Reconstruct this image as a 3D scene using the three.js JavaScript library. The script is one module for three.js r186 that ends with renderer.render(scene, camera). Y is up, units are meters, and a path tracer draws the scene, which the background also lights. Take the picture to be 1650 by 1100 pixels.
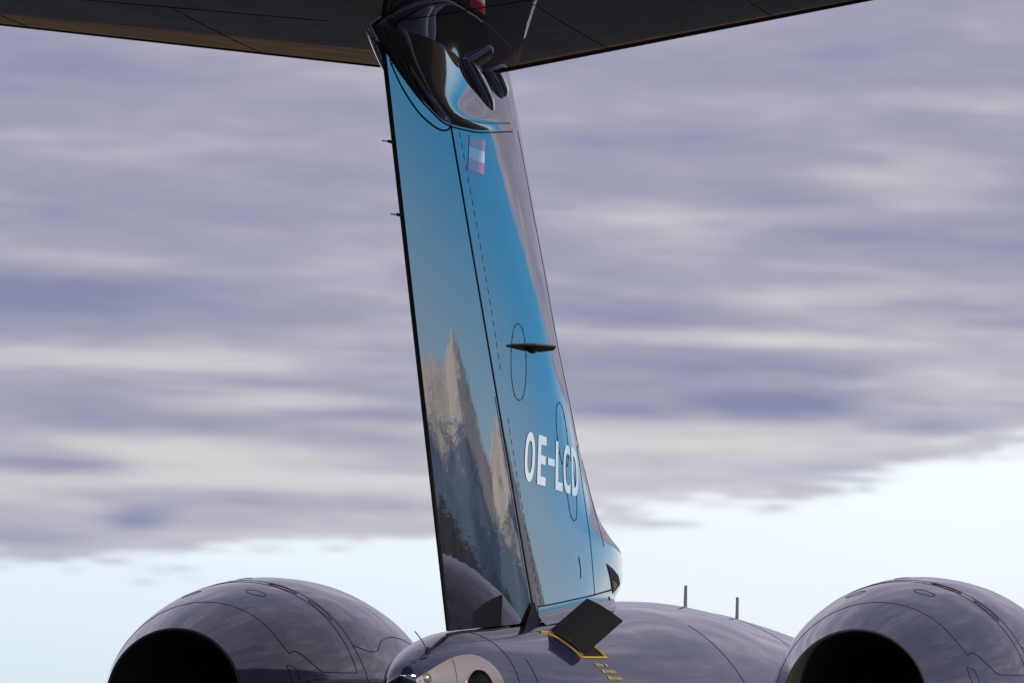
import * as THREE from 'three';
import { mergeGeometries } from 'three/addons/utils/BufferGeometryUtils.js';
import { FontLoader } from 'three/addons/loaders/FontLoader.js';

// ---------------------------------------------------------------- camera, sky, sun, exposure
const scene = new THREE.Scene();
const camera = new THREE.PerspectiveCamera(6.149, 1650 / 1100, 0.5, 30000);
camera.position.set(9.35589, 1.7, 30.60175);
camera.rotation.set(0.11045, 0.287908, 0.028, 'YXZ');
const renderer = new THREE.WebGLRenderer({ antialias: true });
renderer.toneMapping = THREE.LinearToneMapping;
renderer.toneMappingExposure = 1;
renderer.shadowMap.enabled = true;

const D2R = Math.PI / 180;
const clamp = (x, a = 0, b = 1) => Math.min(b, Math.max(a, x));
const lerp = (a, b, t) => a + (b - a) * t;
const sstep = (a, b, x) => { const t = clamp((x - a) / (b - a)); return t * t * (3 - 2 * t); };
function interp(list, x) {            // list of [x, y] sorted by rising x, linear
  if (x <= list[0][0]) return list[0][1];
  for (let i = 1; i < list.length; i++) if (x <= list[i][0]) { const [a, b] = list[i - 1], [c, d] = list[i]; return b + (d - b) * (x - a) / (c - a); }
  return list[list.length - 1][1];
}
function smoothCurve(list) {          // monotone-ish cubic (Catmull-Rom with limited slopes) through [x, y]
  const n = list.length, m = [];
  const d = i => (list[i + 1][1] - list[i][1]) / (list[i + 1][0] - list[i][0]);
  for (let i = 0; i < n; i++) {
    if (i === 0) m.push(d(0)); else if (i === n - 1) m.push(d(n - 2));
    else { const a = d(i - 1), b = d(i); m.push(a * b <= 0 ? 0 : 2 * a * b / (a + b)); }
  }
  return x => {
    if (x <= list[0][0]) return list[0][1] + m[0] * (x - list[0][0]);
    if (x >= list[n - 1][0]) return list[n - 1][1] + m[n - 1] * (x - list[n - 1][0]);
    let i = 0; while (x > list[i + 1][0]) i++;
    const h = list[i + 1][0] - list[i][0], t = (x - list[i][0]) / h, t2 = t * t, t3 = t2 * t;
    return (2 * t3 - 3 * t2 + 1) * list[i][1] + (t3 - 2 * t2 + t) * h * m[i] + (3 * t2 - 2 * t3) * list[i + 1][1] + (t3 - t2) * h * m[i + 1];
  };
}
let seedState = 12345;
const rnd = () => { seedState = (Math.imul(seedState, 1664525) + 1013904223) >>> 0; return seedState / 4294967296; };
const hash3 = (x, y, z) => { let h = Math.imul(x, 374761393) ^ Math.imul(y, 668265263) ^ Math.imul(z, 1274126177); h = Math.imul(h ^ (h >>> 13), 1103515245); h ^= h >>> 16; return (h >>> 0) / 4294967296; };
function noise3(x, y, z) {
  const xi = Math.floor(x), yi = Math.floor(y), zi = Math.floor(z);
  let u = x - xi, v = y - yi, w = z - zi;
  u = u * u * u * (u * (u * 6 - 15) + 10); v = v * v * v * (v * (v * 6 - 15) + 10); w = w * w * w * (w * (w * 6 - 15) + 10);
  const c = (i, j, k) => hash3(xi + i, yi + j, zi + k);
  const a0 = lerp(lerp(c(0, 0, 0), c(1, 0, 0), u), lerp(c(0, 1, 0), c(1, 1, 0), u), v);
  const a1 = lerp(lerp(c(0, 0, 1), c(1, 0, 1), u), lerp(c(0, 1, 1), c(1, 1, 1), u), v);
  return lerp(a0, a1, w) * 2 - 1;
}
function fbm(x, y, z, oct) { let s = 0, a = 0.5; for (let i = 0; i < oct; i++) { s += a * noise3(x, y, z); x = x * 2.03 + 7.1; y = y * 2.03 + 3.7; z = z * 2.03 + 1.3; a *= 0.5; } return s; }

// A deck of low cloud lies over the field; it ends in a clear strip along the horizon that widens into open blue sky over the mountains on the starboard side.
const srgb = (r, g, b) => [r, g, b].map(v => { v /= 255; return v <= 0.04045 ? v / 12.92 : ((v + 0.055) / 1.055) ** 2.4; });
const cloudDark = srgb(137, 138, 169), cloudMid = srgb(170, 165, 183), cloudLight = srgb(216, 209, 210), cloudEdge = srgb(230, 227, 233);
const deckEdge = [[-180, 14], [-120, 9], [-60, 4.6], [-30, 4.35], [-21.3, 4.2], [-19, 4.3], [-17, 4.5], [-15.6, 4.72], [-14, 4.86], [-12.6, 5.32], [-11.5, 5.5], [-8, 6.0], [-4, 6.7], [0, 7.1], [5, 7.5], [10, 7.8], [17, 8.1], [22, 8.7], [28, 10.2], [36, 11.5], [50, 10.5], [75, 8], [110, 8], [140, 10], [180, 14]];
// light and dark swells of the deck ahead of the aircraft: azimuth, elevation, half-widths (degrees), strength
const swells = [
  [-20.9, 8.6, 1.3, .22, -.22], [-20.6, 8.05, 1.0, .16, .12], [-20.2, 7.5, 1.6, .2, -.22], [-18.4, 7.85, .9, .16, -.15], [-18, 7.25, 1.1, .2, .14], [-20.6, 6.62, 1.7, .18, -.55], [-18.5, 6.55, 1.0, .13, -.22],
  [-20, 6.05, 2.4, .14, .5], [-18.3, 5.73, .7, .09, .4], [-19.6, 5.5, 1.3, .1, -.32], [-17.9, 5.62, .8, .06, -.3], [-19.4, 5.28, 1.1, .13, .5], [-18.7, 5.02, 1.3, .08, .5], [-20.6, 5.1, .6, .06, -.25], [-19.9, 4.62, .26, .12, -.7], [-20.8, 4.4, .6, .07, -.35], [-18.4, 4.55, .8, .06, .1],
  [-13.2, 9.0, 2.2, .35, -.18], [-15.3, 8.12, 1.0, .22, -.3], [-12.9, 7.95, .9, .3, .3], [-14.2, 7.72, .6, .16, -.22], [-15.2, 7.45, 1.0, .18, .42], [-13.2, 7.33, 1.2, .16, -.22], [-13.6, 6.85, 1.2, .12, .2], [-15.4, 6.62, 1.0, .12, -.3], [-14.3, 6.42, 1.6, .07, .5],
  [-14.6, 6.2, 1.6, .1, -.3], [-14.0, 5.82, .75, .13, -.8], [-15.4, 5.72, .5, .1, -.35], [-14.5, 5.48, 1.7, .12, .45], [-12.4, 6.05, .8, .2, .25], [-15.2, 5.14, .8, .09, -.3], [-12.5, 5.65, .5, .1, -.5], [-13.6, 5.25, .6, .06, -.3], [-14.4, 4.98, .9, .05, .2],
];
function skyColor(az, el, out) {
  const ca = Math.cos(az * D2R), sa = Math.sin(az * D2R);
  const near = sstep(34, 20, Math.abs(az + 16.5)) * sstep(14, 10, el);
  // streaks lie flat: coordinates on the deck's plane far away, compressed with height
  const hgt = Math.log(el + 1.2) * 9;
  const n1 = fbm(ca * 9 + 11, sa * 9 + 5, hgt * 1.15, 5), n2 = fbm(ca * 19, sa * 19, hgt * 2.6 + 40, 4), n3 = fbm(ca * 46, sa * 46, hgt * 6 + 90, 4), n4 = near > 0 ? fbm(ca * 90, sa * 90, hgt * 17 + 20, 3) : 0, n5 = near > 0 ? fbm(ca * 210, sa * 210, hgt * 40 + 60, 3) : 0;
  // clear air
  const blue = sstep(-6, 14, az) * sstep(lerp(3.6, 1.2, sstep(0, 20, az)), lerp(8.0, 7.1, sstep(0, 20, az)), el) * sstep(120, 60, Math.abs(az));
  const t = clamp(el / 45);
  const high = [lerp(0.09, 0.05, t), lerp(0.53, 0.24, t), lerp(0.98, 0.70, t)];
  const open = sstep(0, 12, az) * 0.35;
  const veil = clamp(0.5 + (az + 17) / 9, 0, 1) - 0.5 + 0.25 * n2;
  const low = [lerp(1.10 + 0.14 * veil, 0.72, open), lerp(1.19 + 0.09 * veil, 1.08, open), lerp(1.22 + 0.05 * veil, 1.28, open)];
  const c = [0, 1, 2].map(i => lerp(low[i], high[i], Math.max(blue, sstep(12, 35, el))));
  // deck
  const edge = interp(deckEdge, az) + n1 * (0.14 + 0.055 * Math.max(0, el - 6)) + n2 * 0.2 + n3 * 0.22 + n4 * 0.2 + n5 * 0.12;
  const cover = sstep(-0.06, 0.11, el - edge);
  let b = 0.5 + n1 * 0.42 + n2 * 0.34 + n3 * 0.12;
  if (near > 0) {
    let s = 0; for (const [a, e, wa, we, k] of swells) { const p = (az - a + n2 * .3) / wa, q = (el - e + n1 * .08) / we; const r = p * p + q * q; if (r < 9) s += k * Math.exp(-r); }
    b = lerp(b, 0.47 + s * 1.15 + n1 * 0.16 + n2 * 0.28 + n3 * 0.27 + n4 * 0.16 + n5 * 0.09 + 0.34 * sstep(6.2, 4.8, el), near);
  }
  b = clamp(b, -0.15, 1.15);
  const cl = [0, 1, 2].map(i => b < 0.5 ? lerp(cloudDark[i], cloudMid[i], Math.max(0, b) * 2) : lerp(cloudMid[i], cloudLight[i], (b - 0.5) * 2));
  const rim = sstep(0.9, 0.0, el - edge) * 0.5 * (0.5 + 0.8 * n2 + n1 * .5);
  const overheadDim = lerp(1.06, 0.70, sstep(12, 40, el));     // unseen deck overhead, dimmed and tinted blue to darken the cowling reflections
  for (let i = 0; i < 3; i++) out[i] = lerp(c[i], lerp(cl[i], cloudEdge[i], clamp(rim)) * overheadDim * lerp(1, [0.94, 0.96, 1.06][i], sstep(12, 40, el)), cover);
}
{
  const W = 4096, H = 4096, data = new Float32Array(W * H * 4), o = [0, 0, 0];
  for (let y = 0; y < H; y++) {
    const el = ((y + 0.5) / H - 0.5) * 180;
    for (let x = 0; x < W; x++) {
      const k = (y * W + x) * 4;
      if (el < -0.2) { data[k] = 0.2; data[k + 1] = 0.2; data[k + 2] = 0.2; data[k + 3] = 1; continue; }
      const th = ((x + 0.5) / W - 0.5) * 2 * Math.PI;   // atan2(z, x)
      let az = Math.atan2(Math.cos(th), -Math.sin(th)) / D2R;
      if (el > 16 && (y & 1)) { for (let i = 0; i < 4; i++) data[k + i] = data[k - W * 4 + i]; continue; }
      if (el > 30 && (x & 3)) { for (let i = 0; i < 4; i++) data[k + i] = data[k - 4 + i]; continue; }
      skyColor(az, Math.max(el, 0), o);
      data[k] = o[0]; data[k + 1] = o[1]; data[k + 2] = o[2]; data[k + 3] = 1;
    }
  }
  const tex = new THREE.DataTexture(data, W, H, THREE.RGBAFormat, THREE.FloatType);
  tex.mapping = THREE.EquirectangularReflectionMapping; tex.magFilter = THREE.LinearFilter; tex.needsUpdate = true;
  scene.background = tex; scene.environment = tex;
}
const sun = new THREE.DirectionalLight(new THREE.Color(1.0, 0.87, 0.69), 3.2);
sun.name = 'sun';
sun.position.set(0.758 * 60, 0.530 * 60, 0.380 * 60 - 4); sun.target.position.set(0, 3, -4);
sun.castShadow = true; sun.shadow.radius = 12; sun.shadow.mapSize.set(2048, 2048);
Object.assign(sun.shadow.camera, { left: -25, right: 25, top: 25, bottom: -25, near: 1, far: 140 });
scene.add(sun, sun.target);

// ---------------------------------------------------------------- materials
const lin = (r, g, b) => new THREE.Color().setRGB(r, g, b);
function noiseTex(N, fn, srgbMap = false) {
  const d = new Uint8Array(N * N * 4);
  for (let y = 0; y < N; y++) for (let x = 0; x < N; x++) { const v = fn(x / N, y / N), k = (y * N + x) * 4; const a = Array.isArray(v) ? v : [v, v, v]; for (let i = 0; i < 3; i++) d[k + i] = clamp(a[i]) * 255; d[k + 3] = 255; }
  const t = new THREE.DataTexture(d, N, N); t.wrapS = t.wrapT = THREE.RepeatWrapping; t.magFilter = THREE.LinearFilter; t.needsUpdate = true;
  if (srgbMap) t.colorSpace = THREE.SRGBColorSpace;
  return t;
}
// tileable noise: noise on a torus
const tile = (u, v, f, oct, k = 0) => fbm(Math.cos(u * 6.2832) * f + k, Math.sin(u * 6.2832) * f + 3.3, Math.cos(v * 6.2832) * f + Math.sin(v * 6.2832) * f * 1.7, oct);
const waveTex = noiseTex(512, (u, v) => 0.5 + 0.55 * tile(u, v, 1.6, 5));
const smearTex = noiseTex(512, (u, v) => { const s = tile(u * 1, v, 3.5, 4, 9), q = tile(u, v, 9, 3, 21); const r = 0.30 + 0.5 * s + 0.35 * q; return [0, clamp(r * 0.9 + 0.12), 0]; });
const withMaps = (m, rep) => {
  m.bumpMap = waveTex.clone(); m.bumpMap.repeat.set(rep, rep); m.bumpMap.needsUpdate = true;
  return m;
};
const paint = withMaps(new THREE.MeshPhysicalMaterial({ name: 'dark_gloss_paint', color: lin(0.009, 0.012, 0.042), roughness: 0.05, ior: 1.68, clearcoat: 1, clearcoatRoughness: 0.015, bumpScale: 0.00025 }), 0.9);
paint.roughnessMap = smearTex; paint.roughness = 0.22;
const finPaint = withMaps(new THREE.MeshPhysicalMaterial({ name: 'dark_gloss_fin_paint', color: lin(0.006, 0.008, 0.014), roughness: 0.012, ior: 2.33, clearcoat: 1, clearcoatRoughness: 0.0, bumpScale: 0.0003 }), 0.8);
const printPaint = (r, g, b, name) => new THREE.MeshPhysicalMaterial({ name, color: lin(r, g, b), roughness: 0.1, ior: 1.7, clearcoat: 1, clearcoatRoughness: 0.02 });
const whitePrint = printPaint(0.86, 0.86, 0.86, 'white_lettering'), redPrint = printPaint(0.78, 0.05, 0.13, 'red_print');
const seamMat = new THREE.MeshStandardMaterial({ name: 'seam_sealant', color: lin(0.008, 0.009, 0.013), roughness: 0.9 });
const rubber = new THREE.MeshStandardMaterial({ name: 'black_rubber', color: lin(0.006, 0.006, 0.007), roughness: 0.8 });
const doorMat = new THREE.MeshPhysicalMaterial({ name: 'matte_dark_panel', color: lin(0.011, 0.011, 0.015), roughness: 0.55, specularIntensity: 0.15 });
const soot = new THREE.MeshStandardMaterial({ name: 'sooty_metal', color: lin(0.03, 0.029, 0.028), roughness: 0.75 });
const metal = new THREE.MeshStandardMaterial({ name: 'bare_metal', color: lin(0.52, 0.5, 0.47), metalness: 1, roughness: 0.34 });
const bootMat = new THREE.MeshPhysicalMaterial({ name: 'matte_leading_edge_boot', color: lin(0.10, 0.09, 0.08), roughness: 1, specularIntensity: 0 });
const metalDull = new THREE.MeshStandardMaterial({ name: 'dull_leading_edge_metal', color: lin(0.14, 0.127, 0.112), metalness: 0.2, roughness: 0.75 });
const heatMetal = new THREE.MeshStandardMaterial({ name: 'heat_stained_steel', color: lin(0.55, 0.5, 0.47), metalness: 0.85, roughness: 0.38, bumpScale: 0.0006 });
heatMetal.bumpMap = waveTex;
const yellow = new THREE.MeshStandardMaterial({ name: 'yellow_marking', color: lin(0.55, 0.36, 0.03), roughness: 0.45 });
const yellowWorn = new THREE.MeshStandardMaterial({ name: 'worn_yellow_stencil', color: lin(0.34, 0.27, 0.08), roughness: 0.5 });
const antennaMat = new THREE.MeshStandardMaterial({ name: 'antenna_coating', color: lin(0.05, 0.042, 0.036), roughness: 0.42 });
const antennaGrey = new THREE.MeshStandardMaterial({ name: 'antenna_grey', color: lin(0.12, 0.12, 0.14), roughness: 0.5 });
const redLens = new THREE.MeshPhysicalMaterial({ name: 'red_lens', color: lin(0.5, 0.01, 0.02), roughness: 0.1, clearcoat: 1 });
const clearLens = new THREE.MeshPhysicalMaterial({ name: 'clear_lens', color: lin(0.5, 0.5, 0.5), metalness: 0.6, roughness: 0.15, clearcoat: 1 });

// ---------------------------------------------------------------- helpers
function part(name, geo, mat, parent, label) {
  const m = new THREE.Mesh(geo, mat); m.name = name; m.castShadow = m.receiveShadow = true; if (label) m.userData.label = label;
  parent.add(m); return m;
}
// grid of points: fn(i/nu, j/nv) -> [x, y, z]; uv in metres from uvfn or running length
function gridGeo(nu, nv, fn, uvfn, flip = false) {
  const pos = [], uv = [], idx = [];
  for (let j = 0; j <= nv; j++) for (let i = 0; i <= nu; i++) { const p = fn(i / nu, j / nv); pos.push(...p); uv.push(...(uvfn ? uvfn(i / nu, j / nv, p) : [p[2], p[1]])); }
  for (let j = 0; j < nv; j++) for (let i = 0; i < nu; i++) {
    const a = j * (nu + 1) + i, b = a + 1, c = a + nu + 1, d = c + 1;
    flip ? idx.push(a, c, b, b, c, d) : idx.push(a, b, c, b, d, c);
  }
  const g = new THREE.BufferGeometry();
  g.setAttribute('position', new THREE.Float32BufferAttribute(pos, 3)); g.setAttribute('uv', new THREE.Float32BufferAttribute(uv, 2)); g.setIndex(idx); g.computeVertexNormals();
  return g;
}
const merge = list => mergeGeometries(list.map(g => { g = g.index ? g.toNonIndexed() : g; for (const k of Object.keys(g.attributes)) if (!['position', 'normal', 'uv'].includes(k)) g.deleteAttribute(k); if (!g.attributes.uv) g.setAttribute('uv', new THREE.Float32BufferAttribute(new Float32Array(g.attributes.position.count * 2), 2)); return g; }));
// a raised bead of sealant along a path on a surface: path of [a, b] surface coordinates, surf(a, b, lift) -> Vector3
function bead(path, surf, width, closed = false, lift = 0.0016) {
  const pts = path.map(p => surf(p[0], p[1], lift)), base = path.map(p => surf(p[0], p[1], -0.004));
  const n = pts.length, pos = [], idx = [];
  for (let i = 0; i < n; i++) {
    const a = pts[closed ? (i - 1 + n) % n : Math.max(0, i - 1)], b = pts[closed ? (i + 1) % n : Math.min(n - 1, i + 1)];
    const dir = b.clone().sub(a).normalize(), nor = pts[i].clone().sub(base[i]).normalize(), side = dir.cross(nor).normalize().multiplyScalar(width / 2);
    const l = pts[i].clone().add(side), r = pts[i].clone().sub(side), l2 = base[i].clone().add(side), r2 = base[i].clone().sub(side);
    for (const v of [l2, l, r, r2]) pos.push(v.x, v.y, v.z);
  }
  const m = closed ? n : n - 1;
  for (let i = 0; i < m; i++) { const a = i * 4, b = ((i + 1) % n) * 4; for (let k = 0; k < 3; k++) idx.push(a + k, b + k, a + k + 1, a + k + 1, b + k, b + k + 1); }
  const g = new THREE.BufferGeometry(); g.setAttribute('position', new THREE.Float32BufferAttribute(pos, 3)); g.setIndex(idx);
  const f = g.toNonIndexed(); f.computeVertexNormals(); return f;
}
function dense(path, step = 0.03) {      // linear resampling of a 2-D path
  const out = [];
  for (let i = 0; i + 1 < path.length; i++) { const [a, b] = path[i], [c, d] = path[i + 1], n = Math.max(1, Math.ceil(Math.hypot(c - a, d - b) / step)); for (let k = 0; k < n; k++) out.push([lerp(a, c, k / n), lerp(b, d, k / n)]); }
  out.push(path[path.length - 1]); return out;
}
function splinePath(path, n = 40) { const c = new THREE.CatmullRomCurve3(path.map(p => new THREE.Vector3(p[0], p[1], 0))); return c.getPoints(n).map(v => [v.x, v.y]); }
const tube = (pts, r, seg = 12, closed = false) => new THREE.TubeGeometry(new THREE.CatmullRomCurve3(pts.map(p => new THREE.Vector3(...p)), closed), Math.max(8, pts.length * 6), r, seg, closed);

// ---------------------------------------------------------------- setting: ground, apron, hills, mountains
const grassTex = noiseTex(512, (u, v) => { const a = tile(u, v, 3, 5), b = tile(u, v, 14, 3, 5); const k = 0.62 + 0.3 * a + 0.3 * b; return [k, k * 0.93, k * 0.72]; }, true);
const asphaltTex = noiseTex(512, (u, v) => { const a = tile(u, v, 2.2, 5, 3), b = tile(u, v, 30, 2, 8); const k = 0.7 + 0.22 * a + 0.25 * b; return [k, k, k]; }, true);
function groundSheet(name, r, y, color, tex, rep, shape) {
  const g = shape || new THREE.CircleGeometry(r, 96); g.rotateX(-Math.PI / 2);
  const p = g.attributes.position, uv = []; for (let i = 0; i < p.count; i++) uv.push(p.getX(i) / rep, p.getZ(i) / rep);
  g.setAttribute('uv', new THREE.Float32BufferAttribute(uv, 2));
  const m = new THREE.Mesh(g, new THREE.MeshPhysicalMaterial({ name, color, map: tex, roughness: 0.95, specularIntensity: 0.25 })); m.name = name; m.position.y = y; m.receiveShadow = true;
  m.userData.kind = 'structure'; scene.add(m); return m;
}
groundSheet('ground', 12000, 0, lin(0.17, 0.13, 0.085), grassTex, 23);
{
  const s = new THREE.Shape([[-90, -60], [110, -60], [110, 46], [-90, 46]].map(p => new THREE.Vector2(...p)));
  groundSheet('apron', 0, 0.004, lin(0.034, 0.036, 0.041), asphaltTex, 6, new THREE.ShapeGeometry(s));
  const t = new THREE.Shape([[-2600, 168], [2600, 168], [2600, 214], [-2600, 214]].map(p => new THREE.Vector2(...p)));
  groundSheet('runway', 0, 0.004, lin(0.08, 0.08, 0.085), asphaltTex, 9, new THREE.ShapeGeometry(t));
}
// terrain in polar coordinates about the aircraft: azimuth from the nose, positive to starboard
function terrain(name, azList, rList, height, color) {
  const pos = [], col = [], uv = [], idx = [], naz = azList.length - 1, nr = rList.length - 1;
  for (const r of rList) for (const az of azList) {
    const x = r * Math.sin(az * D2R), z = -r * Math.cos(az * D2R), y = height(az, r, x, z);
    pos.push(x, y, z); uv.push(x / 40, z / 40); col.push(az, r, y);
  }
  for (let j = 0; j < nr; j++) for (let i = 0; i < naz; i++) { const a = j * (naz + 1) + i, b = a + 1, c = a + naz + 1, d = c + 1; idx.push(a, b, c, b, d, c); }
  const g = new THREE.BufferGeometry(); g.setAttribute('position', new THREE.Float32BufferAttribute(pos, 3)); g.setAttribute('uv', new THREE.Float32BufferAttribute(uv, 2)); g.setIndex(idx); g.computeVertexNormals();
  const nrm = g.attributes.normal, cc = [];
  for (let k = 0; k < nrm.count; k++) cc.push(...color(col[k * 3], col[k * 3 + 1], col[k * 3 + 2], nrm.getY(k), pos[k * 3], pos[k * 3 + 2]));
  g.setAttribute('color', new THREE.Float32BufferAttribute(cc, 3));
  const m = new THREE.Mesh(g, new THREE.MeshStandardMaterial({ name, vertexColors: true, roughness: 0.95 })); m.name = name; m.receiveShadow = m.castShadow = true; m.userData.kind = 'structure'; scene.add(m);
  return m;
}
const steps = (...runs) => { const o = []; for (const [a, b, n] of runs) for (let i = 0; i < n; i++) o.push(lerp(a, b, i / n)); o.push(runs[runs.length - 1][1]); return o; };
const tanD = e => Math.tan(e * D2R);
const ridged = (x, y, z, o) => { let s = 0, a = 0.5; for (let i = 0; i < o; i++) { s += a * (1 - Math.abs(noise3(x, y, z))); x = x * 2.1 + 3; y = y * 2.1 + 1; z = z * 2.1 + 5; a *= 0.5; } return s; };
const crest = [[-4, 0.6], [8, 1.2], [15, 1.7], [19, 2.2], [22, 3.0], [23.2, 3.7], [24.1, 4.45], [24.5, 4.55], [25.0, 4.25], [25.7, 3.75], [26.3, 4.0], [27.0, 4.5], [27.4, 4.6], [28.0, 4.3], [29.2, 3.9], [30.4, 3.7], [32, 3.3], [36, 3.6], [41, 4.2], [48, 3.6], [56, 4.2], [66, 3.4], [78, 3.8], [92, 2.6], [110, 1.4]];
terrain('mountains', steps([-4, 17, 120], [17, 34, 1000], [34, 110, 330]), steps([4200, 5000, 50], [5000, 6260, 130], [6260, 8200, 20]), (az, r, x, z) => {
  const top = interp(crest, az) + 0.18 * fbm(az * 1.7, 2, 5, 4);
  const u = (r - 4200) / 2000;                         // crest stands at r = 6200
  const prof = u < 1 ? Math.pow(clamp(u), 0.85) : Math.max(0, 1 - (u - 1) * 0.8);
  const rough = ridged(x / 420, z / 420, 3, 6) - 0.55;
  return Math.max(-5, tanD(top) * 6200 * prof * (1 + 0.0 * u) + rough * 120 * clamp(u * 1.5) * (1 - 0.75 * sstep(0.75, 1, u) * sstep(1.3, 1, u)));
}, (az, r, y, ny, x, z) => {
  const n = fbm(x / 160, y / 160, z / 160, 5), f = fbm(x / 40, y / 40, z / 40, 3);
  const line = 352 + n * 120 + f * 55 - 150 * sstep(24.2, 23.2, az);
  const snow = sstep(-12, 16, y - line) * sstep(-0.42, -0.30, fbm(x / 70, y / 70 + 9, z / 70, 4));
  const hazedRock = [0.15 + 0.08 * f, 0.22 + 0.08 * f, 0.33 + 0.1 * f], wood = [0.035, 0.045, 0.047];  // rock tinted strongly blue: haze of distance put into the colour
  const w = sstep(215, 160, y + n * 90);
  return [0, 1, 2].map(i => lerp(lerp(hazedRock[i], wood[i], w), [0.9, 0.84, 0.76][i], snow));
});
const hillTop = [[-180, 0.8], [-120, 1.0], [-70, 0.8], [-40, 0.5], [-10, 0.5], [12, 0.8], [18, 1.2], [21.5, 1.7], [23.5, 2.15], [25, 2.4], [27, 2.5], [29, 2.45], [30.6, 2.35], [33, 2.1], [40, 1.8], [55, 1.4], [75, 1.5], [100, 1.0], [130, 1.2], [160, 0.9], [180, 0.8]];
terrain('wooded_hills', steps([-180, 18, 700], [18, 34, 500], [34, 180, 500]), steps([1500, 3000, 30]), (az, r, x, z) => {
  const u = (r - 1500) / 750, prof = u < 1 ? sstep(0, 1, u) : 1 - 0.5 * (u - 1);
  return tanD(interp(hillTop, az)) * 2250 * prof + (fbm(x / 120, z / 120, 1, 3) * 14 + Math.abs(noise3(x / 14, z / 14, 4)) * 9) * clamp(u * 2);
}, (az, r, y, ny, x, z) => { const f = fbm(x / 30, y / 30, z / 30, 3), k = 1 + 0.7 * f; return [0.034 * k, 0.027 * k, 0.022 * k]; });

// ---------------------------------------------------------------- the aircraft
const jet = new THREE.Group(); jet.name = 'business_jet';
jet.userData = { label: 'dark glossy business jet with T-tail and twin rear engines parked on the apron', category: 'aircraft' };
scene.add(jet);

// --- fuselage: round sections along z (nose towards -z): top line and radius
const fusTop = smoothCurve([[-19.6, 2.55], [-19.2, 2.85], [-18, 3.35], [-16.5, 3.95], [-15, 4.15], [-12, 4.17], [-8, 4.17], [-6, 4.20], [-5, 4.215], [-4, 4.205], [-3, 4.145], [-2, 4.02], [-1.2, 3.91], [-0.6, 3.835], [0, 3.765], [0.2, 3.725], [0.4, 3.675], [0.6, 3.61], [0.72, 3.555], [0.78, 3.50]]);
const fusRad = smoothCurve([[-19.6, 0.04], [-19.2, 0.36], [-18, 0.78], [-16.5, 1.15], [-15, 1.26], [-12, 1.28], [-8, 1.26], [-6, 1.20], [-5, 1.14], [-4, 1.06], [-3, 0.95], [-2, 0.80], [-1.2, 0.645], [-0.6, 0.50], [0, 0.315], [0.2, 0.268], [0.4, 0.212], [0.6, 0.143], [0.72, 0.083], [0.78, 0.002]]);
const fusPt = (z, deg, lift = 0) => { const r = fusRad(z), c = fusTop(z) - r, a = deg * D2R; return new THREE.Vector3((r + lift) * Math.cos(a), c + (r + lift) * Math.sin(a), z); };
const zList = []; for (let z = 0.78; z > 0.6; z -= 0.01) zList.push(z); for (let z = 0.6; z > -6; z -= 0.06) zList.push(z); for (let z = -6; z > -19.6; z -= 0.2) zList.push(z); zList.push(-19.6);
for (const z of [-1.0, -1.3]) zList.splice(zList.findIndex(q => q < z), 0, z);
const intake = { zA: -1.0, zF: -1.3, a0: 45, a1: 67.5 };
const exhaustHole = [[0.60, 14], [0.575, 28], [0.50, 37], [0.42, 36], [0.36, 24], [0.345, 4], [0.38, -14], [0.47, -20], [0.56, -10]].map(p => [p[0] - 0.22, p[1] - 13]);
function insidePoly(poly, a, b) { let c = false; for (let i = 0, j = poly.length - 1; i < poly.length; j = i++) { const [x1, y1] = poly[i], [x2, y2] = poly[j]; if ((y1 > b) !== (y2 > b) && a < (x2 - x1) * (b - y1) / (y2 - y1) + x1) c = !c; } return c; }
function cutOut(g, nu) {               // opens the skin where the exhaust and the air intake are
  const at = k => [zList[Math.floor(k / (nu + 1))], (k % (nu + 1)) / nu * 360 - 90], idx = g.index.array, keep = [];
  for (let i = 0; i < idx.length; i += 3) {
    const p = [at(idx[i]), at(idx[i + 1]), at(idx[i + 2])], cz = (p[0][0] + p[1][0] + p[2][0]) / 3, ca = (p[0][1] + p[1][1] + p[2][1]) / 3;
    if (cz < intake.zA && cz > intake.zF && ca > intake.a0 && ca < intake.a1) continue;
    if ([...p, [cz, ca]].some(q => insidePoly(exhaustHole, q[0], q[1]))) continue;
    keep.push(idx[i], idx[i + 1], idx[i + 2]);
  }
  g.setIndex(keep); return g;
}
function duct(outline, surf, depth, shrink) {   // walls and floor of an opening going inwards from an outline
  const n = outline.length, c = outline.reduce((t, p) => [t[0] + p[0] / n, t[1] + p[1] / n], [0, 0]);
  return merge([gridGeo(n, 6, (u, v) => { const p = outline[Math.round(u * n) % n], k = lerp(1, shrink, v); return surf(lerp(c[0], p[0], k), lerp(c[1], p[1], k), -depth * v + 0.002).toArray(); }), gridGeo(n, 4, (u, v) => { const p = outline[Math.round(u * n) % n], k = shrink * (1 - v); return surf(lerp(c[0], p[0], k), lerp(c[1], p[1], k), -depth + 0.002).toArray(); })]);
}
const fuselage = part('fuselage', cutOut(gridGeo(160, zList.length - 1, (u, v) => fusPt(zList[Math.round(v * (zList.length - 1))], u * 360 - 90).toArray(), (u, v, p) => [p[2], u * 2 * Math.PI * 0.9], true), 160), paint, jet);
const ring = (z, a0, a1, n = 40) => Array.from({ length: n + 1 }, (_, i) => [z, lerp(a0, a1, i / n)]);
for (const [z, a0, a1] of [[-0.14, 10, 84], [-0.32, 20, 40], [-2.95, -20, 60], [-4.6, -20, 120], [-6.6, -20, 150]]) part('panel_seam', bead(ring(z, a0, a1), fusPt, 0.005), seamMat, fuselage);
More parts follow.
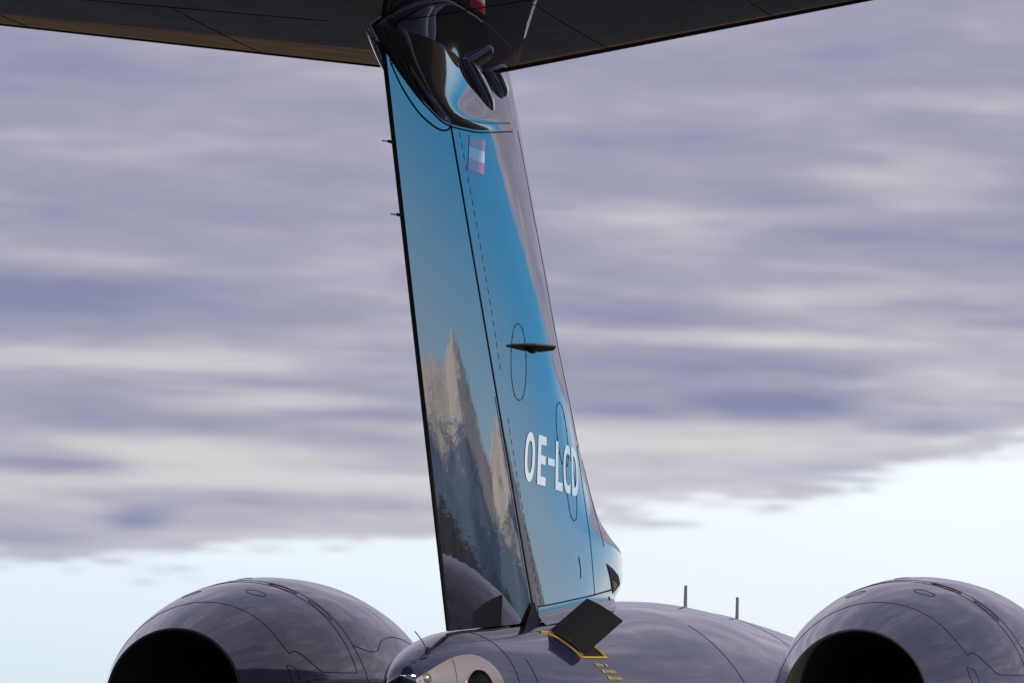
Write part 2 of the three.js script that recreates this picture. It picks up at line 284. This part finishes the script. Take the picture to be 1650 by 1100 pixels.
// closing ridge on the tail cone below the rudder and along the cone's flank
part('panel_seam', bead(splinePath([[0.48, 73], [0.32, 79], [0.15, 83], [0.0, 81], [-0.4, 79], [-0.8, 81]], 60), fusPt, 0.010, false, 0.004), seamMat, fuselage);
// tail light in the cone's end
{
  const g = new THREE.Group(); g.name = 'tail_light'; fuselage.add(g);
  const p = fusPt(0.69, 12, 0.004); g.position.copy(p); g.rotation.set(0.0, 0.5, 0);
  part('bezel', new THREE.TorusGeometry(0.022, 0.007, 10, 28), metalDull, g); part('lens', new THREE.SphereGeometry(0.02, 20, 14).scale(1, 1, 0.6), clearLens, g);
}
part('static_wick', tube([fusPt(0.50, 74, -0.005).toArray(), fusPt(0.54, 80, 0.05).toArray(), fusPt(0.59, 88, 0.115).toArray()], 0.0035, 6), antennaGrey, fuselage);
part('antenna_base', new THREE.CylinderGeometry(0.012, 0.016, 0.03, 12).translate(...fusPt(0.50, 74, 0.004).toArray()), rubber, fuselage);

// auxiliary power unit exhaust: heat-stained plate round a sooty pipe
const exPath = [[0.93, 36], [0.80, 52], [0.60, 60], [0.44, 57], [0.34, 46], [0.27, 28], [0.26, 0], [0.34, -25], [0.6, -32], [0.85, -20], [0.95, 5]].map(p => [p[0] - 0.22 - 0.03 * (p[0] < 0.5), p[1] - 15]);
function patch(outline, surf, lift) {      // fan-filled patch lying on a surface, with a rim that goes into it
  const n = outline.length, c = outline.reduce((s, p) => [s[0] + p[0] / n, s[1] + p[1] / n], [0, 0]), R = 8;
  const pos = [], idx = [], uv = [];
  for (let k = 0; k <= R + 1; k++) for (let i = 0; i < n; i++) { const t = Math.min(1, k / R), p = [lerp(c[0], outline[i][0], t), lerp(c[1], outline[i][1], t)]; const v = surf(p[0], p[1], k > R ? -0.004 : lift); pos.push(v.x, v.y, v.z); uv.push(v.z * 2, v.y * 2); }
  for (let k = 0; k <= R; k++) for (let i = 0; i < n; i++) { const a = k * n + i, b = k * n + (i + 1) % n, d = a + n, e = b + n; idx.push(a, d, b, b, d, e); }
  const g = new THREE.BufferGeometry(); g.setAttribute('position', new THREE.Float32BufferAttribute(pos, 3)); g.setAttribute('uv', new THREE.Float32BufferAttribute(uv, 2)); g.setIndex(idx); g.computeVertexNormals();
  const q = g.attributes.normal, p0 = surf(c[0], c[1], 1), p1 = surf(c[0], c[1], 0), out = p0.sub(p1);
  if (q.getX(n) * out.x + q.getY(n) * out.y + q.getZ(n) * out.z < 0) { for (let i = 0; i < idx.length; i += 3) [idx[i], idx[i + 1]] = [idx[i + 1], idx[i]]; g.setIndex(idx); g.computeVertexNormals(); }
  return g;
}
const closedSpline = (pts, n) => new THREE.CatmullRomCurve3(pts.map(p => new THREE.Vector3(p[0], p[1] / 100, 0)), true).getPoints(n).slice(0, n).map(v => [v.x, v.y * 100]);
const exOuter = closedSpline(exPath, 72), exInner = closedSpline(exhaustHole, 72);
const exC = exInner.reduce((t, p) => [t[0] + p[0] / 72, t[1] + p[1] / 72], [0, 0]), byAngle = l => { const a = p => Math.atan2((p[1] - exC[1]) / 100, p[0] - exC[0]); return [...l].sort((p, q) => a(p) - a(q)); };
const ringOut = byAngle(exOuter), ringIn = byAngle(exInner);
const exhaustPlate = part('exhaust_heat_plate', gridGeo(72, 8, (u, v) => { const k = Math.round(u * 72) % 72; return fusPt(lerp(ringIn[k][0], ringOut[k][0], v), lerp(ringIn[k][1], ringOut[k][1], v), 0.004).toArray(); }, (u, v, p) => [p[2] * 2, p[1] * 2]), heatMetal, fuselage, 'heat-stained steel plate');
part('panel_seam', bead(splinePath([[0.42, 42], [0.44, 32], [0.46, 10], [0.46, -30]], 30), (z, a, l) => fusPt(z, a, l + 0.0035), 0.004), seamMat, exhaustPlate);
part('exhaust_duct', duct(exInner, fusPt, 0.16, 0.8), soot, exhaustPlate);
part('exhaust_lip', bead(exInner, (z, a, l) => fusPt(z, a, l + 0.006), 0.008, true), heatMetal, exhaustPlate);

// auxiliary power unit air intake: recessed opening with a yellow rim and its raised door
{
  const { zA, zF, a0, a1 } = intake;
  const rim = [...dense([[zA, a1], [zA, a0]], 2), ...dense([[zA, a0], [zF, a0]], 0.03).slice(1), ...dense([[zF, a0], [zF, a1]], 2).slice(1), ...dense([[zF, a1], [zA, a1]], 0.03).slice(1, -1)];
  part('intake_recess', duct(rim, fusPt, 0.14, 0.85), soot, fuselage);
  part('intake_rim', bead(rim, fusPt, 0.010, true, 0.005), yellow, fuselage, 'yellow edge of the air intake opening');
  part('rim_end_mark', bead(dense([[zA + 0.005, a1], [zA + 0.07, a1 + 1]], 0.02), fusPt, 0.013, false, 0.005), yellow, fuselage);
  const D = fusPt(zA, a1 - 1, 0.012), C = fusPt(zA, a0 + 0.5, 0.012);
  const lift = new THREE.Vector3(0.125, 0.185, -0.25);
  const door = new THREE.Group(); door.name = 'intake_door'; door.userData.label = 'raised dark rectangular air intake door'; fuselage.add(door);
  // slab, slightly bowed across as the skin it closes
  const nrm = C.clone().sub(D).cross(lift).normalize(), n = 12;
  const P = (u, v, k) => { const p = D.clone().lerp(C, u).addScaledVector(lift, v * lerp(1, 1.06, u)); p.addScaledVector(nrm, 0.012 * Math.sin(Math.PI * u) + k); return p.toArray(); };
  part('door_panel', merge([gridGeo(n, 6, (u, v) => P(u, v, 0.006)), gridGeo(n, 6, (u, v) => P(u, v, -0.006), null, true), ...[[0, 1], [1, 0]].map(([e, f]) => gridGeo(1, 6, (u, v) => P(e, v, u ? 0.006 : -0.006), null, !!f)), gridGeo(n, 1, (u, v) => P(u, 1, v ? -0.006 : 0.006)), gridGeo(n, 1, (u, v) => P(u, 0, v ? 0.006 : -0.006))]), doorMat, door);
  part('hinge', tube([D.toArray(), D.clone().lerp(C, 0.5).add(new THREE.Vector3(0.012, 0.014, 0)).toArray(), C.toArray()], 0.0045, 8), yellow, door);
}
// three short rows of worn yellow stencil marks below the intake
for (let r = 0; r < 3; r++) {
  const bits = []; let z = -1.085 - r * 0.022;
  for (let k = 0; k < (r ? 6 : 5); k++) { const w = [0.026, 0.018, 0.03, 0.014, 0.026, 0.02][(k + r * 2) % 6], h = k % 3 === 2 ? 0.014 : 0.022; if (!(r === 0 && k === 3)) bits.push(bead([[z, 40.2 - r * 3.7], [z - w, 40.2 - r * 3.7]], fusPt, h, false, 0.0025)); z -= w + 0.006; }
  part('stencil_row', merge(bits), yellowWorn, fuselage, 'worn yellow stencil marks').userData.kind = 'stuff';
}
// blade antennas on the crown
for (const [z, h] of [[-4.36, 0.125], [-5.55, 0.15]]) {
  const s = new THREE.Shape([[-0.01, -0.03], [0.03, -0.03], [0.022, h], [0.0, h]].map(p => new THREE.Vector2(...p)));
  const g = new THREE.ExtrudeGeometry(s, { depth: 0.006, bevelEnabled: true, bevelSize: 0.003, bevelThickness: 0.003, bevelSegments: 2 }); g.rotateY(-Math.PI / 2); g.translate(0.003 + 0.08, fusTop(z), z);
  part('blade_antenna', g, antennaGrey, fuselage);
}
// --- fin and rudder
const zTE = y => (y - 3.783) * 0.4985;
const zLEcurve = smoothCurve([[3.6, -2.6], [4.02, -2.74], [4.1, -2.86], [4.17, -3.02], [4.23, -3.13], [4.30, -3.185], [4.37, -3.18], [4.424, -3.125], [4.474, -2.92], [4.554, -2.66], [4.732, -2.395], [4.915, -2.19], [5.161, -1.985], [5.403, -1.755], [5.738, -1.505], [6.096, -1.21], [6.511, -0.90], [6.71, -0.71], [6.95, -0.52]]);
const LEn = y => -2.19 + (y - 4.915) * 0.83;
const zMax = y => lerp(LEn(y), zTE(y), 0.33);
const tMax = y => 0.0475 * (zTE(y) - LEn(y));
const naca = x => 10 * (0.2969 * Math.sqrt(x) - 0.126 * x - 0.3516 * x * x + 0.2843 * x * x * x - 0.1015 * x ** 4);
const finHalf = (y, z) => {
  const a = zLEcurve(y), m = zMax(y), e = zTE(y);
  if (z <= a) return 0;
  if (z < m) return tMax(y) * naca(0.3 * (z - a) / (m - a));
  const s = clamp((z - m) / (e - m)); return Math.max(0.0, lerp(tMax(y) * naca(0.3 + 0.7 * s), tMax(y) * naca(0.3 + 0.7 * s) + 0.008, s * s));
};
const zHinge = y => (y - 4.016) * 0.687 - 1.093;
const finPt = (y, z, lift = 0) => new THREE.Vector3(finHalf(y, z) + lift, y, z);
const dorsal = 4.2;
// section points from the trailing side round the nose to the other side
function finSection(y, u, z1, n) {       // u in 0..1: 0 = starboard aft, 0.5 = nose, 1 = port aft
  const a = zLEcurve(y), s = Math.abs(u - 0.5) * 2, k = s < 0.5 ? 2 * (s) * (s) : s, kk = 1 - Math.cos(s * Math.PI / 2);
  const z = lerp(a, z1(y), lerp(s * s, kk, 0.5));
  return [(u < 0.5 ? 1 : -1) * finHalf(y, z), y, z];
}
const fin = part('vertical_fin', gridGeo(220, 200, (u, v) => finSection(lerp(3.62, 6.64, v), u, y => zHinge(y) - 0.004), null, false), finPaint, jet);
part('closing_spar', gridGeo(2, 60, (u, v) => { const y = lerp(3.62, 6.6, v), h = finHalf(y, zHinge(y) - 0.03) - 0.004; return [(u - 0.5) * 2 * h, y, zHinge(y) - 0.03]; }), rubber, fin);
const yRudBot = z => 3.772 - z * 0.112;
const rudder = new THREE.Group(); rudder.name = 'rudder'; jet.add(rudder);
const rudPt = (s, v, side) => {         // s: 0 hinge .. 1 trailing edge
  const yb0 = 3.5, y0 = lerp(yb0, 6.6, v); let y = y0; const z = lerp(zHinge(y) + 0.014, zTE(y), s);
  return [y, z];
};
{
  const NV = 160, NS = 60, top = 6.62;
  const P = (s, v, side) => { const yy = z => lerp(yRudBot(z), top, v); let z = -0.4, y; for (let i = 0; i < 12; i++) { y = yy(z); z = lerp(zHinge(y) + 0.014, zTE(y), s); } return [side * finHalf(y, z), y, z]; };
  part('rudder_skin', merge([gridGeo(NS, NV, (u, v) => P(1 - u, v, 1)), gridGeo(NS, NV, (u, v) => P(u, v, -1)), gridGeo(1, NV, (u, v) => P(0, v, 1 - 2 * u).map((c, i) => c), null, true), gridGeo(NS, 1, (u, v) => P(u, 0, 1 - 2 * v), null, true), gridGeo(NS, 1, (u, v) => P(u, 1, 1 - 2 * v))]), finPaint, rudder);
  part('trailing_edge_strip', gridGeo(10, NV, (u, v) => { const a = P(1, v, 1), th = (u - 0.5) * Math.PI; return [Math.sin(th) * -(a[0] + 0.0015), a[1], a[2] + Math.cos(th) * 0.008 - 0.004]; }), rubber, rudder);
}
for (const [y, z] of [[6.090, 1.174], [5.752, 0.997]]) {
  const g = new THREE.Group(); g.name = 'static_wick'; rudder.add(g);
  part('rod', tube([[0, y, z - 0.02], [0, y - 0.006, z + 0.07], [0, y - 0.016, z + 0.16]], 0.0035, 6), rubber, g);
  part('holder', tube([[0, y + 0.001, z - 0.03], [0, y, z], [0, y - 0.004, z + 0.06]], 0.008, 8), rubber, g);
}
// narrow light edge along the rudder's leading edge and the fin's aft rivet line
const hingeLine = off => Array.from({ length: 61 }, (_, i) => { const y = lerp(4.0, 6.27, i / 60); return [y, zHinge(y) + off]; });
part('panel_seam', bead(hingeLine(-0.006), finPt, 0.010, false, 0.002), seamMat, fin);
part('rudder_edge_strip', bead(Array.from({ length: 30 }, (_, i) => { const y = lerp(3.98, 5.0, i / 29); return [y, zHinge(y) + 0.028]; }), finPt, 0.008, false, 0.002), metal, rudder);
{ // row of countersunk fasteners along the fin's closing edge, a dashed line beside them
  const bits = [];
  for (let y = 4.0; y < 6.24; y += 0.052) { const w = 0.02 * Math.sin(y * 3.1); const z = zHinge(y) - 0.125 + w; if (noise3(y * 3, 1, 1) > -0.35) bits.push(bead([[y, z], [y + 0.03, z + 0.02]], finPt, 0.0032, false, 0.0012)); }
  part('fastener_row', merge(bits), seamMat, fin).userData.kind = 'stuff';
}
part('panel_seam', bead(dense([[4.89, -1.93], [4.475, -2.10], [4.10, -2.24]], 0.03), finPt, 0.006), seamMat, fin);
part('panel_seam', bead(splinePath([[4.93, -2.1], [4.89, -1.93]], 6), finPt, 0.006), seamMat, fin);
part('panel_seam', bead(splinePath([[6.42, -0.70], [6.0, -1.06], [5.5, -1.47], [5.1, -1.82], [4.93, -2.0]], 60), finPt, 0.004), seamMat, fin);
part('panel_seam', bead(splinePath([[4.85, -2.16], [4.6, -2.32], [4.4, -2.44]], 20), finPt, 0.004), seamMat, fin);
part('drain_slot', bead(splinePath([[4.30, -1.88], [4.25, -1.915], [4.19, -1.93]], 8), finPt, 0.016, false, 0.001), seamMat, fin);
const oval = (cy, cz, hy, hz, tilt) => Array.from({ length: 56 }, (_, i) => { const t = i / 56 * 2 * Math.PI, a = Math.cos(t) * hy, b = Math.sign(Math.sin(t)) * Math.abs(Math.sin(t)) ** 0.8 * hz; return [cy + a, cz + b + a * tilt]; });
for (const [cy, cz, hy, hz, tilt] of [[5.216, -0.722, 0.195, 0.125, 0.12], [4.92, -1.55, 0.165, 0.115, 0.33], [4.655, -1.735, 0.168, 0.10, 0.3]]) {
  const path = oval(cy, cz, hy, hz, tilt), screws = [];
  for (let i = 0; i < 56; i += 4) { const p = finPt(path[i][0], path[i][1], 0.001); screws.push(new THREE.CylinderGeometry(0.0042, 0.0042, 0.003, 8).rotateZ(Math.PI / 2).translate(p.x, p.y, p.z)); }
  const seam = part('access_panel_outline', bead(path, finPt, 0.003, true), seamMat, fin); part('panel_screws', merge(screws), seamMat, fin).userData.kind = 'stuff';
}
// flag: red, white, red bars
{
  const q = (y0, y1, z0, z1) => { const g = gridGeo(6, 4, (u, v) => { const z = lerp(z0, z1, u); return finPt(lerp(y0, y1, v) + (z0 - z) * 0.028, z, 0.002).toArray(); }, null, true); return g; };
  const z0 = 0.19, z1 = -0.05, y0 = 6.093, h = 0.0585;
  for (let k = 0; k < 3; k++) part('flag_bar', q(y0 + k * h, y0 + (k + 1) * h, z0, z1), k === 1 ? whitePrint : redPrint, fin, k === 1 ? 'white bar of the flag' : 'red bar of the flag');
}
// registration letters
{
  const font = await new FontLoader().loadAsync('fonts/droid/droid_sans_bold.typeface.json');
  const H = 0.258, yb = 4.618;
  for (const [ch, z0, w] of [['O', -0.878, 0.158], ['E', -1.088, 0.142], ['-', -1.262, 0.125], ['L', -1.408, 0.135], ['C', -1.562, 0.15], ['D', -1.742, 0.15]]) {
    const shapes = font.generateShapes(ch, 1); const g0 = new THREE.ShapeGeometry(shapes, 10); g0.computeBoundingBox();
    const b = g0.boundingBox, sx = w / (b.max.x - b.min.x), full = ch === '-' ? 0.036 : H, oy = ch === '-' ? 0.118 : 0;
    const pos = g0.attributes.position;
    for (let i = 0; i < pos.count; i++) { const y = yb + oy + (pos.getY(i) - b.min.y) / (b.max.y - b.min.y) * full, z = z0 - (pos.getX(i) - b.min.x) * sx; const p = finPt(y, z, 0.0025); pos.setXYZ(i, p.x, p.y, p.z); }
    g0.computeVertexNormals();
    part('registration_letter', g0, whitePrint, fin, ch === '-' ? 'white hyphen of the registration' : 'white registration letter ' + ch);
  }
}
// small blade antenna standing out sideways from the fin
{
  const g = new THREE.Group(); g.name = 'fin_antenna'; fin.add(g);
  const yM = 5.312, zM = -0.93, xM = finHalf(yM, zM);
  const shape = new THREE.Shape([[0, 0.15], [0.06, 0.13], [0.136, 0.05], [0.138, 0.03], [0.09, -0.10], [0, -0.17]].map(p => new THREE.Vector2(...p)));   // x outwards, y aft
  const b = new THREE.ExtrudeGeometry(shape, { depth: 0.004, bevelEnabled: true, bevelSize: 0.004, bevelThickness: 0.004, bevelSegments: 2 });
  b.rotateX(Math.PI / 2); b.translate(xM, yM + 0.006, zM);
  part('blade', b, antennaMat, g);
  part('mount', new THREE.SphereGeometry(0.028, 20, 14).scale(0.8, 0.95, 2.2).translate(xM + 0.004, yM, zM - 0.01), antennaMat, g);
  part('screw', new THREE.CylinderGeometry(0.007, 0.007, 0.03, 8).rotateZ(Math.PI / 2).translate(xM + 0.014, yM + 0.012, zM + 0.045), metal, g);
}
// root trim strips between fin and fuselage, black gap seal at the rudder's foot
part('root_fairing', gridGeo(60, 6, (u, v) => { const z = lerp(-1.2, -2.85, u), y = fusTop(z) - 0.02 + v * 0.09, s = 1 - v; return [finHalf(y, z) + 0.002 + 0.05 * s * s * s, y, z]; }, null, true), finPaint, fin);
part('panel_seam', bead(Array.from({ length: 40 }, (_, i) => { const z = lerp(-1.2, -2.8, i / 39); return [fusTop(z) + 0.075, z]; }), finPt, 0.006, false, 0.003), seamMat, fin);
part('gap_seal', merge([gridGeo(8, 12, (u, v) => { const y = lerp(3.84, 4.0, v), z = lerp(lerp(-1.25, -1.125, v), lerp(-0.95, -1.09, v), u); return [finHalf(y, z) + 0.008 + 0.012 * (1 - v), y, z]; }, null, false)]), doorMat, fin);
// dorsal air scoop under the fin's leading edge
{
  const dy = (z) => z;
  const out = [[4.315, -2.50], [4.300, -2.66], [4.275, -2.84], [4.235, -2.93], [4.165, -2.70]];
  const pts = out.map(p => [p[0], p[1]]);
  part('scoop_dark_patch', patch(dense([...pts, pts[0]], 0.03).slice(0, -1), finPt, 0.003), rubber, fin, 'black triangular patch painted as the dark of the air scoop opening');  // no hole here: flat black patch, the opening's darkness put into its colour
  part('scoop_splitter', patch(dense([[4.235, -2.66], [4.225, -2.80], [4.175, -2.71], [4.235, -2.66]], 0.03).slice(0, -1), finPt, 0.008), metalDull, fin);
  part('drain_plug', new THREE.SphereGeometry(0.018, 14, 10).scale(0.5, 1, 1.2).translate(finHalf(4.13, -2.6) + 0.003, 4.13, -2.6), rubber, fin);
}

// --- tailplane
const tailSpan = 3.45;
function tailPt(x, c, under) {        // c: 0 leading edge .. 1 trailing edge
  const ax = Math.abs(x), slope = x < 0 ? 0.70 : 0.642, le = -0.185 + slope * ax, te = 2.35 + 0.36 * ax, ch = te - le;
  const y = 6.624 + 0.037 * ax, th = 0.052 * ch * naca(c);
  return [x, y + (under ? -0.14 : 1.6) * th, lerp(le, te, c)];
}
const tailplane = part('tailplane', merge([
  gridGeo(120, 80, (u, v) => tailPt(lerp(-tailSpan, tailSpan, u), v * v, true), (u, v, p) => [p[2], p[0]], true),
  gridGeo(120, 60, (u, v) => tailPt(lerp(-tailSpan, tailSpan, u), v * v, false), (u, v, p) => [p[2], p[0]]),
  ...[-1, 1].map(s => gridGeo(30, 1, (u, v) => tailPt(s * tailSpan, u * u, v > 0.5), null, s < 0)),
]), finPaint, jet);
for (const s of [-1, 1]) {
  part('leading_edge', merge([gridGeo(70, 16, (u, v) => { const p = tailPt(s * lerp(0.16, tailSpan - 0.02, u), (v * 0.145) ** 2 * 2.2, true); p[1] -= 0.0025; return p; }, (u, v, p) => [p[2], p[0]], s > 0)]), bootMat, tailplane, 'dull leading edge boot');
  part('leading_edge_seal', gridGeo(70, 8, (u, v) => { const p = tailPt(s * lerp(0.16, tailSpan - 0.02, u), (v * 0.16) ** 2, false); p[1] += 0.003; p[2] -= 0.004; if (v === 0) p[1] -= 0.008; return p; }, (u, v, p) => [p[2], p[0]], s < 0), bootMat, tailplane);
  const under = (x, c, l = 0) => { const p = tailPt(x, c, true); return new THREE.Vector3(p[0], p[1] - l, p[2]); };
  part('panel_seam', bead(Array.from({ length: 60 }, (_, i) => [s * lerp(0.2, 3.3, i / 59), 0.048]), under, 0.004), seamMat, tailplane);
  part('panel_seam', bead(Array.from({ length: 60 }, (_, i) => [s * lerp(0.2, 3.3, i / 59), 0.68]), under, 0.008), seamMat, tailplane);
  for (const x of [0.9, 1.9]) part('panel_seam', bead(Array.from({ length: 30 }, (_, i) => [s * x, lerp(0.05, 0.68, i / 29)]), under, 0.003), seamMat, tailplane);
}

// --- fairing where fin and tailplane meet
const fairBot = smoothCurve([[-0.95, 6.50], [-0.75, 6.44], [-0.42, 6.385], [-0.165, 6.345], [0.128, 6.305], [0.5, 6.285], [0.8, 6.335], [1.1, 6.425], [1.37, 6.535], [1.7, 6.68], [2.1, 6.86], [2.35, 6.99]]);
const fairAdd = z => 0.165 * sstep(0.12, 1.35, z) * (1 - 0.45 * sstep(1.2, 2.3, z)) + 0.004;
const fairPt = (z, v, side, lift = 0) => {
  const yb = fairBot(z), y = lerp(yb, 7.05, v), q = clamp((y - yb) / 0.40);
  const bulge = Math.sin(Math.PI / 2 * Math.min(1, q)) ** 0.85;
  const end = z > 2.1 ? Math.sqrt(clamp((2.4 - z) / 0.3)) : 1;
  const top = v > 0.85 ? Math.sqrt(clamp(1 - ((v - 0.85) / 0.15) ** 2)) : 1;
  return [side * ((finHalf(Math.min(y, 6.9), Math.min(z, zTE(Math.min(y, 6.9)))) * (z > zTE(y) ? 0 : 1) + 0.003 + fairAdd(z) * bulge + 0.018 * sstep(-0.35, 0.5, z) * q * Math.exp(1 - q * 9) * 9) * end * top + side * 0 + lift * side), y, z];
};
const tailFairing = part('tail_fairing', merge([1, -1].map(s => gridGeo(150, 60, (u, v) => fairPt(lerp(2.4, -0.62, u), v, s), null, s < 0))), finPaint, jet, 'smooth dark fairing joining fin and tailplane');
{
  const edge = off => Array.from({ length: 70 }, (_, i) => { const z = lerp(1.36, -0.55, i / 69); return [fairBot(z) - off, z]; });
  part('panel_seam', bead(edge(0.012), (y, z, l) => finPt(y, Math.min(z, zTE(y)), l + 0.002), 0.007), seamMat, tailFairing);
  part('panel_seam', bead(Array.from({ length: 50 }, (_, i) => { const z = lerp(1.30, 0.47, i / 49); return [fairBot(z) - 0.02 - 0.06 * Math.sin(Math.PI * clamp((1.30 - z) / 0.83)) ** 0.6, Math.min(z, zTE(fairBot(z)))]; }), finPt, 0.009, false, 0.002), seamMat, tailFairing);
  const bits = []; for (let z = 1.2; z > -0.5; z -= 0.035) { const p = fairPt(z, 0.05, 1); bits.push(new THREE.CylinderGeometry(0.0035, 0.0035, 0.004, 8).rotateZ(Math.PI / 2).translate(p[0] + 0.0005, p[1], p[2])); }
  part('fastener_row', merge(bits), seamMat, tailFairing).userData.kind = 'stuff';
  // smooth teardrop fairings over the pivot, ahead of the main fairing
  const drop = (pts, radii) => { const c = new THREE.CatmullRomCurve3(pts.map(p => new THREE.Vector3(...p))), R = smoothCurve(radii); return gridGeo(40, 60, (u, v) => { const p = c.getPoint(v), t = c.getTangent(v), e1 = new THREE.Vector3(1, 0, 0).addScaledVector(t, -t.x).normalize(), e2 = t.clone().cross(e1), a = u * 2 * Math.PI, r = Math.max(0.0005, R(v)); return p.addScaledVector(e1, Math.cos(a) * r * 0.9).addScaledVector(e2, Math.sin(a) * r * 1.15).toArray(); }); };
  part('pivot_fairing', drop([[0.12, 6.74, 0.72], [0.12, 6.63, 0.36], [0.105, 6.51, -0.02], [0.085, 6.44, -0.22]], [[0, 0.03], [0.3, 0.042], [0.7, 0.042], [0.92, 0.026], [1, 0.0]]), finPaint, tailFairing);
  part('pivot_fairing', drop([[0.12, 6.78, 0.42], [0.13, 6.67, 0.02], [0.105, 6.585, -0.30], [0.09, 6.57, -0.37]], [[0, 0.04], [0.35, 0.05], [0.75, 0.045], [0.93, 0.026], [1, 0.0]]), finPaint, tailFairing);
}

// --- engines
const nacProf = smoothCurve([[0, 0.385], [0.3, 0.5], [0.6, 0.6], [1.0, 0.70], [1.5, 0.77], [1.9, 0.785], [2.3, 0.757], [2.7, 0.68], [3.0, 0.60], [3.12, 0.555]]);
function engine(cx, cy) {
  const e = new THREE.Group(); e.name = 'engine'; e.position.set(cx, cy, -1.15); jet.add(e);
  const nacPt = (f, deg, l = 0) => { const r = nacProf(f) + l, a = deg * D2R; return new THREE.Vector3(r * Math.cos(a), r * Math.sin(a), -f); };
  part('cowling', gridGeo(128, 90, (u, v) => nacPt(v * 3.12, u * 360).toArray(), (u, v, p) => [p[2], u * 4.2], true), paint, e);
  part('intake_lip', new THREE.LatheGeometry([[0.555, 3.12], [0.545, 3.17], [0.52, 3.195], [0.495, 3.18], [0.48, 3.1], [0.47, 2.7]].map(p => new THREE.Vector2(...p)), 64).rotateX(-Math.PI / 2), metal, e);
  part('intake_fan', new THREE.CircleGeometry(0.475, 48).rotateY(Math.PI).translate(0, 0, -2.72), soot, e);
  const nz = new THREE.LatheGeometry([[0.385, 0.001], [0.380, -0.006], [0.371, -0.004], [0.366, 0.02], [0.36, 0.35], [0.345, 0.9], [0.34, 1.9], [0.0, 1.92]].map(p => new THREE.Vector2(...p)), 72).rotateX(-Math.PI / 2);
  part('exhaust_nozzle', nz, soot, e);
  part('core_nozzle', new THREE.LatheGeometry([[0.255, 1.88], [0.235, 1.0], [0.23, 0.75], [0.223, 0.76], [0.222, 1.88]].map(p => new THREE.Vector2(...p)), 48).rotateX(-Math.PI / 2), soot, e);
  part('exhaust_cone', new THREE.LatheGeometry([[0.15, 1.88], [0.13, 1.2], [0.07, 0.8], [0.0, 0.62]].map(p => new THREE.Vector2(...p)), 36).rotateX(-Math.PI / 2), soot, e);
  // thrust reverser door outlines: [station, angle] with 90 at the crown, 0 to starboard
  const seams = [
    [0.0035, [[0.33, 178], [0.40, 150], [0.44, 120], [0.46, 90], [0.46, 60], [0.45, 42], [0.46, 33], [0.47, 30.5]]],
    [0.0045, [[0.47, 30.5], [0.50, 31.5], [0.545, 30.5], [0.60, 26], [0.66, 21], [0.70, 18.5]]],
    [0.0035, [[0.70, 18.5], [0.90, 18], [1.06, 18]]],
    [0.0035, [[1.06, 18], [1.06, 50], [1.06, 90], [1.06, 130], [1.04, 178]]],
    [0.0026, [[1.14, 30], [1.14, 60], [1.14, 90], [1.14, 130], [1.13, 178]]],
    [0.0026, [[1.14, 30], [1.17, 10], [1.18, -20]]],
    [0.0035, [[1.14, 31], [1.32, 28], [1.42, 28.5], [1.55, 33], [1.75, 36], [2.0, 36.5], [2.3, 35]]],
    [0.003, [[1.62, 25], [1.70, 26], [1.76, 24], [1.82, 10], [1.84, 4], [1.76, 3]]],
    [0.003, [[0.40, 24], [0.42, 12], [0.46, 11], [0.46, 22], [0.40, 24]]],
  ];
  for (const [w, p] of seams) part('panel_seam', bead(splinePath(p.map(q => [q[0], q[1] / 60]), 60).map(q => [q[0], q[1] * 60]), nacPt, w), seamMat, e);
  for (const [f, a, hf, ha] of [[0.80, 75, 0.045, 5], [0.80, 108, 0.045, 5], [1.34, 96, 0.02, 3], [1.10, 52, 0.02, 7], [1.10, 72, 0.02, 7]]) part('access_panel_outline', bead(Array.from({ length: 32 }, (_, i) => [f + hf * Math.cos(i / 16 * Math.PI), a + ha * Math.sin(i / 16 * Math.PI)]), nacPt, 0.0028, true), seamMat, e);
  // pylon to the fuselage
  const s = Math.sign(cx), len = Math.abs(cx) - 0.2;
  part('pylon', gridGeo(40, 10, (u, v) => { const t = Math.abs(u - 0.5) * 2, z = lerp(-2.9, -0.75 - 0.0 * v, t), h = 0.13 * naca(t) * 0.9; return [-s * lerp(0.45, len, v), (u < 0.5 ? 1 : -1) * h - 0.02, z + 0.1]; }, null, s > 0), paint, e);
  return e;
}
engine(-1.86, 3.47); engine(1.845, 3.495);

// --- wing and landing gear (below the picture)
for (const s of [-1, 1]) {
  const wp = (u, v) => { const t = Math.abs(u - 0.5) * 2, x = lerp(0.6, 9.6, v), le = -11.6 + 0.55 * (x - 0.6), te = -7.2 + (x < 3 ? 0 : 0.28 * (x - 3)), ch = te - le; return [s * x, 1.95 + 0.04 * x + (u < 0.5 ? 1 : -0.8) * 0.055 * ch * naca(t * t), lerp(le, te, t * t)]; };
  part('wing', gridGeo(60, 30, wp, (u, v, p) => [p[2], p[0]], s < 0), paint, jet);
}
function gear(x, z, top, r, w) {
  const g = new THREE.Group(); g.name = 'landing_gear'; g.position.set(x, 0, z); jet.add(g);
  part('strut', new THREE.CylinderGeometry(0.06, 0.045, top - r, 16).translate(0, (top + r) / 2, 0), metal, g);
  for (const s of [-1, 1]) {
    part('tyre', new THREE.TorusGeometry(r - w * 0.5, w * 0.5, 16, 36).rotateY(Math.PI / 2).translate(s * w * 0.75, r + 0.004, 0), rubber, g);
    part('rim', new THREE.CylinderGeometry(r - w * 0.8, r - w * 0.8, w * 0.6, 24).rotateZ(Math.PI / 2).translate(s * w * 0.75, r + 0.004, 0), metal, g);
  }
}
gear(-1.5, -8.4, 2.1, 0.34, 0.2); gear(1.5, -8.4, 2.1, 0.34, 0.2); gear(0, -16.4, 1.95, 0.24, 0.14);

jet.traverse(o => { if (o.isMesh) o.castShadow = o.receiveShadow = true; });
// thin valley haze
scene.fog = new THREE.FogExp2(lin(0.38, 0.64, 1.0), 0.00005);
renderer.render(scene, camera);
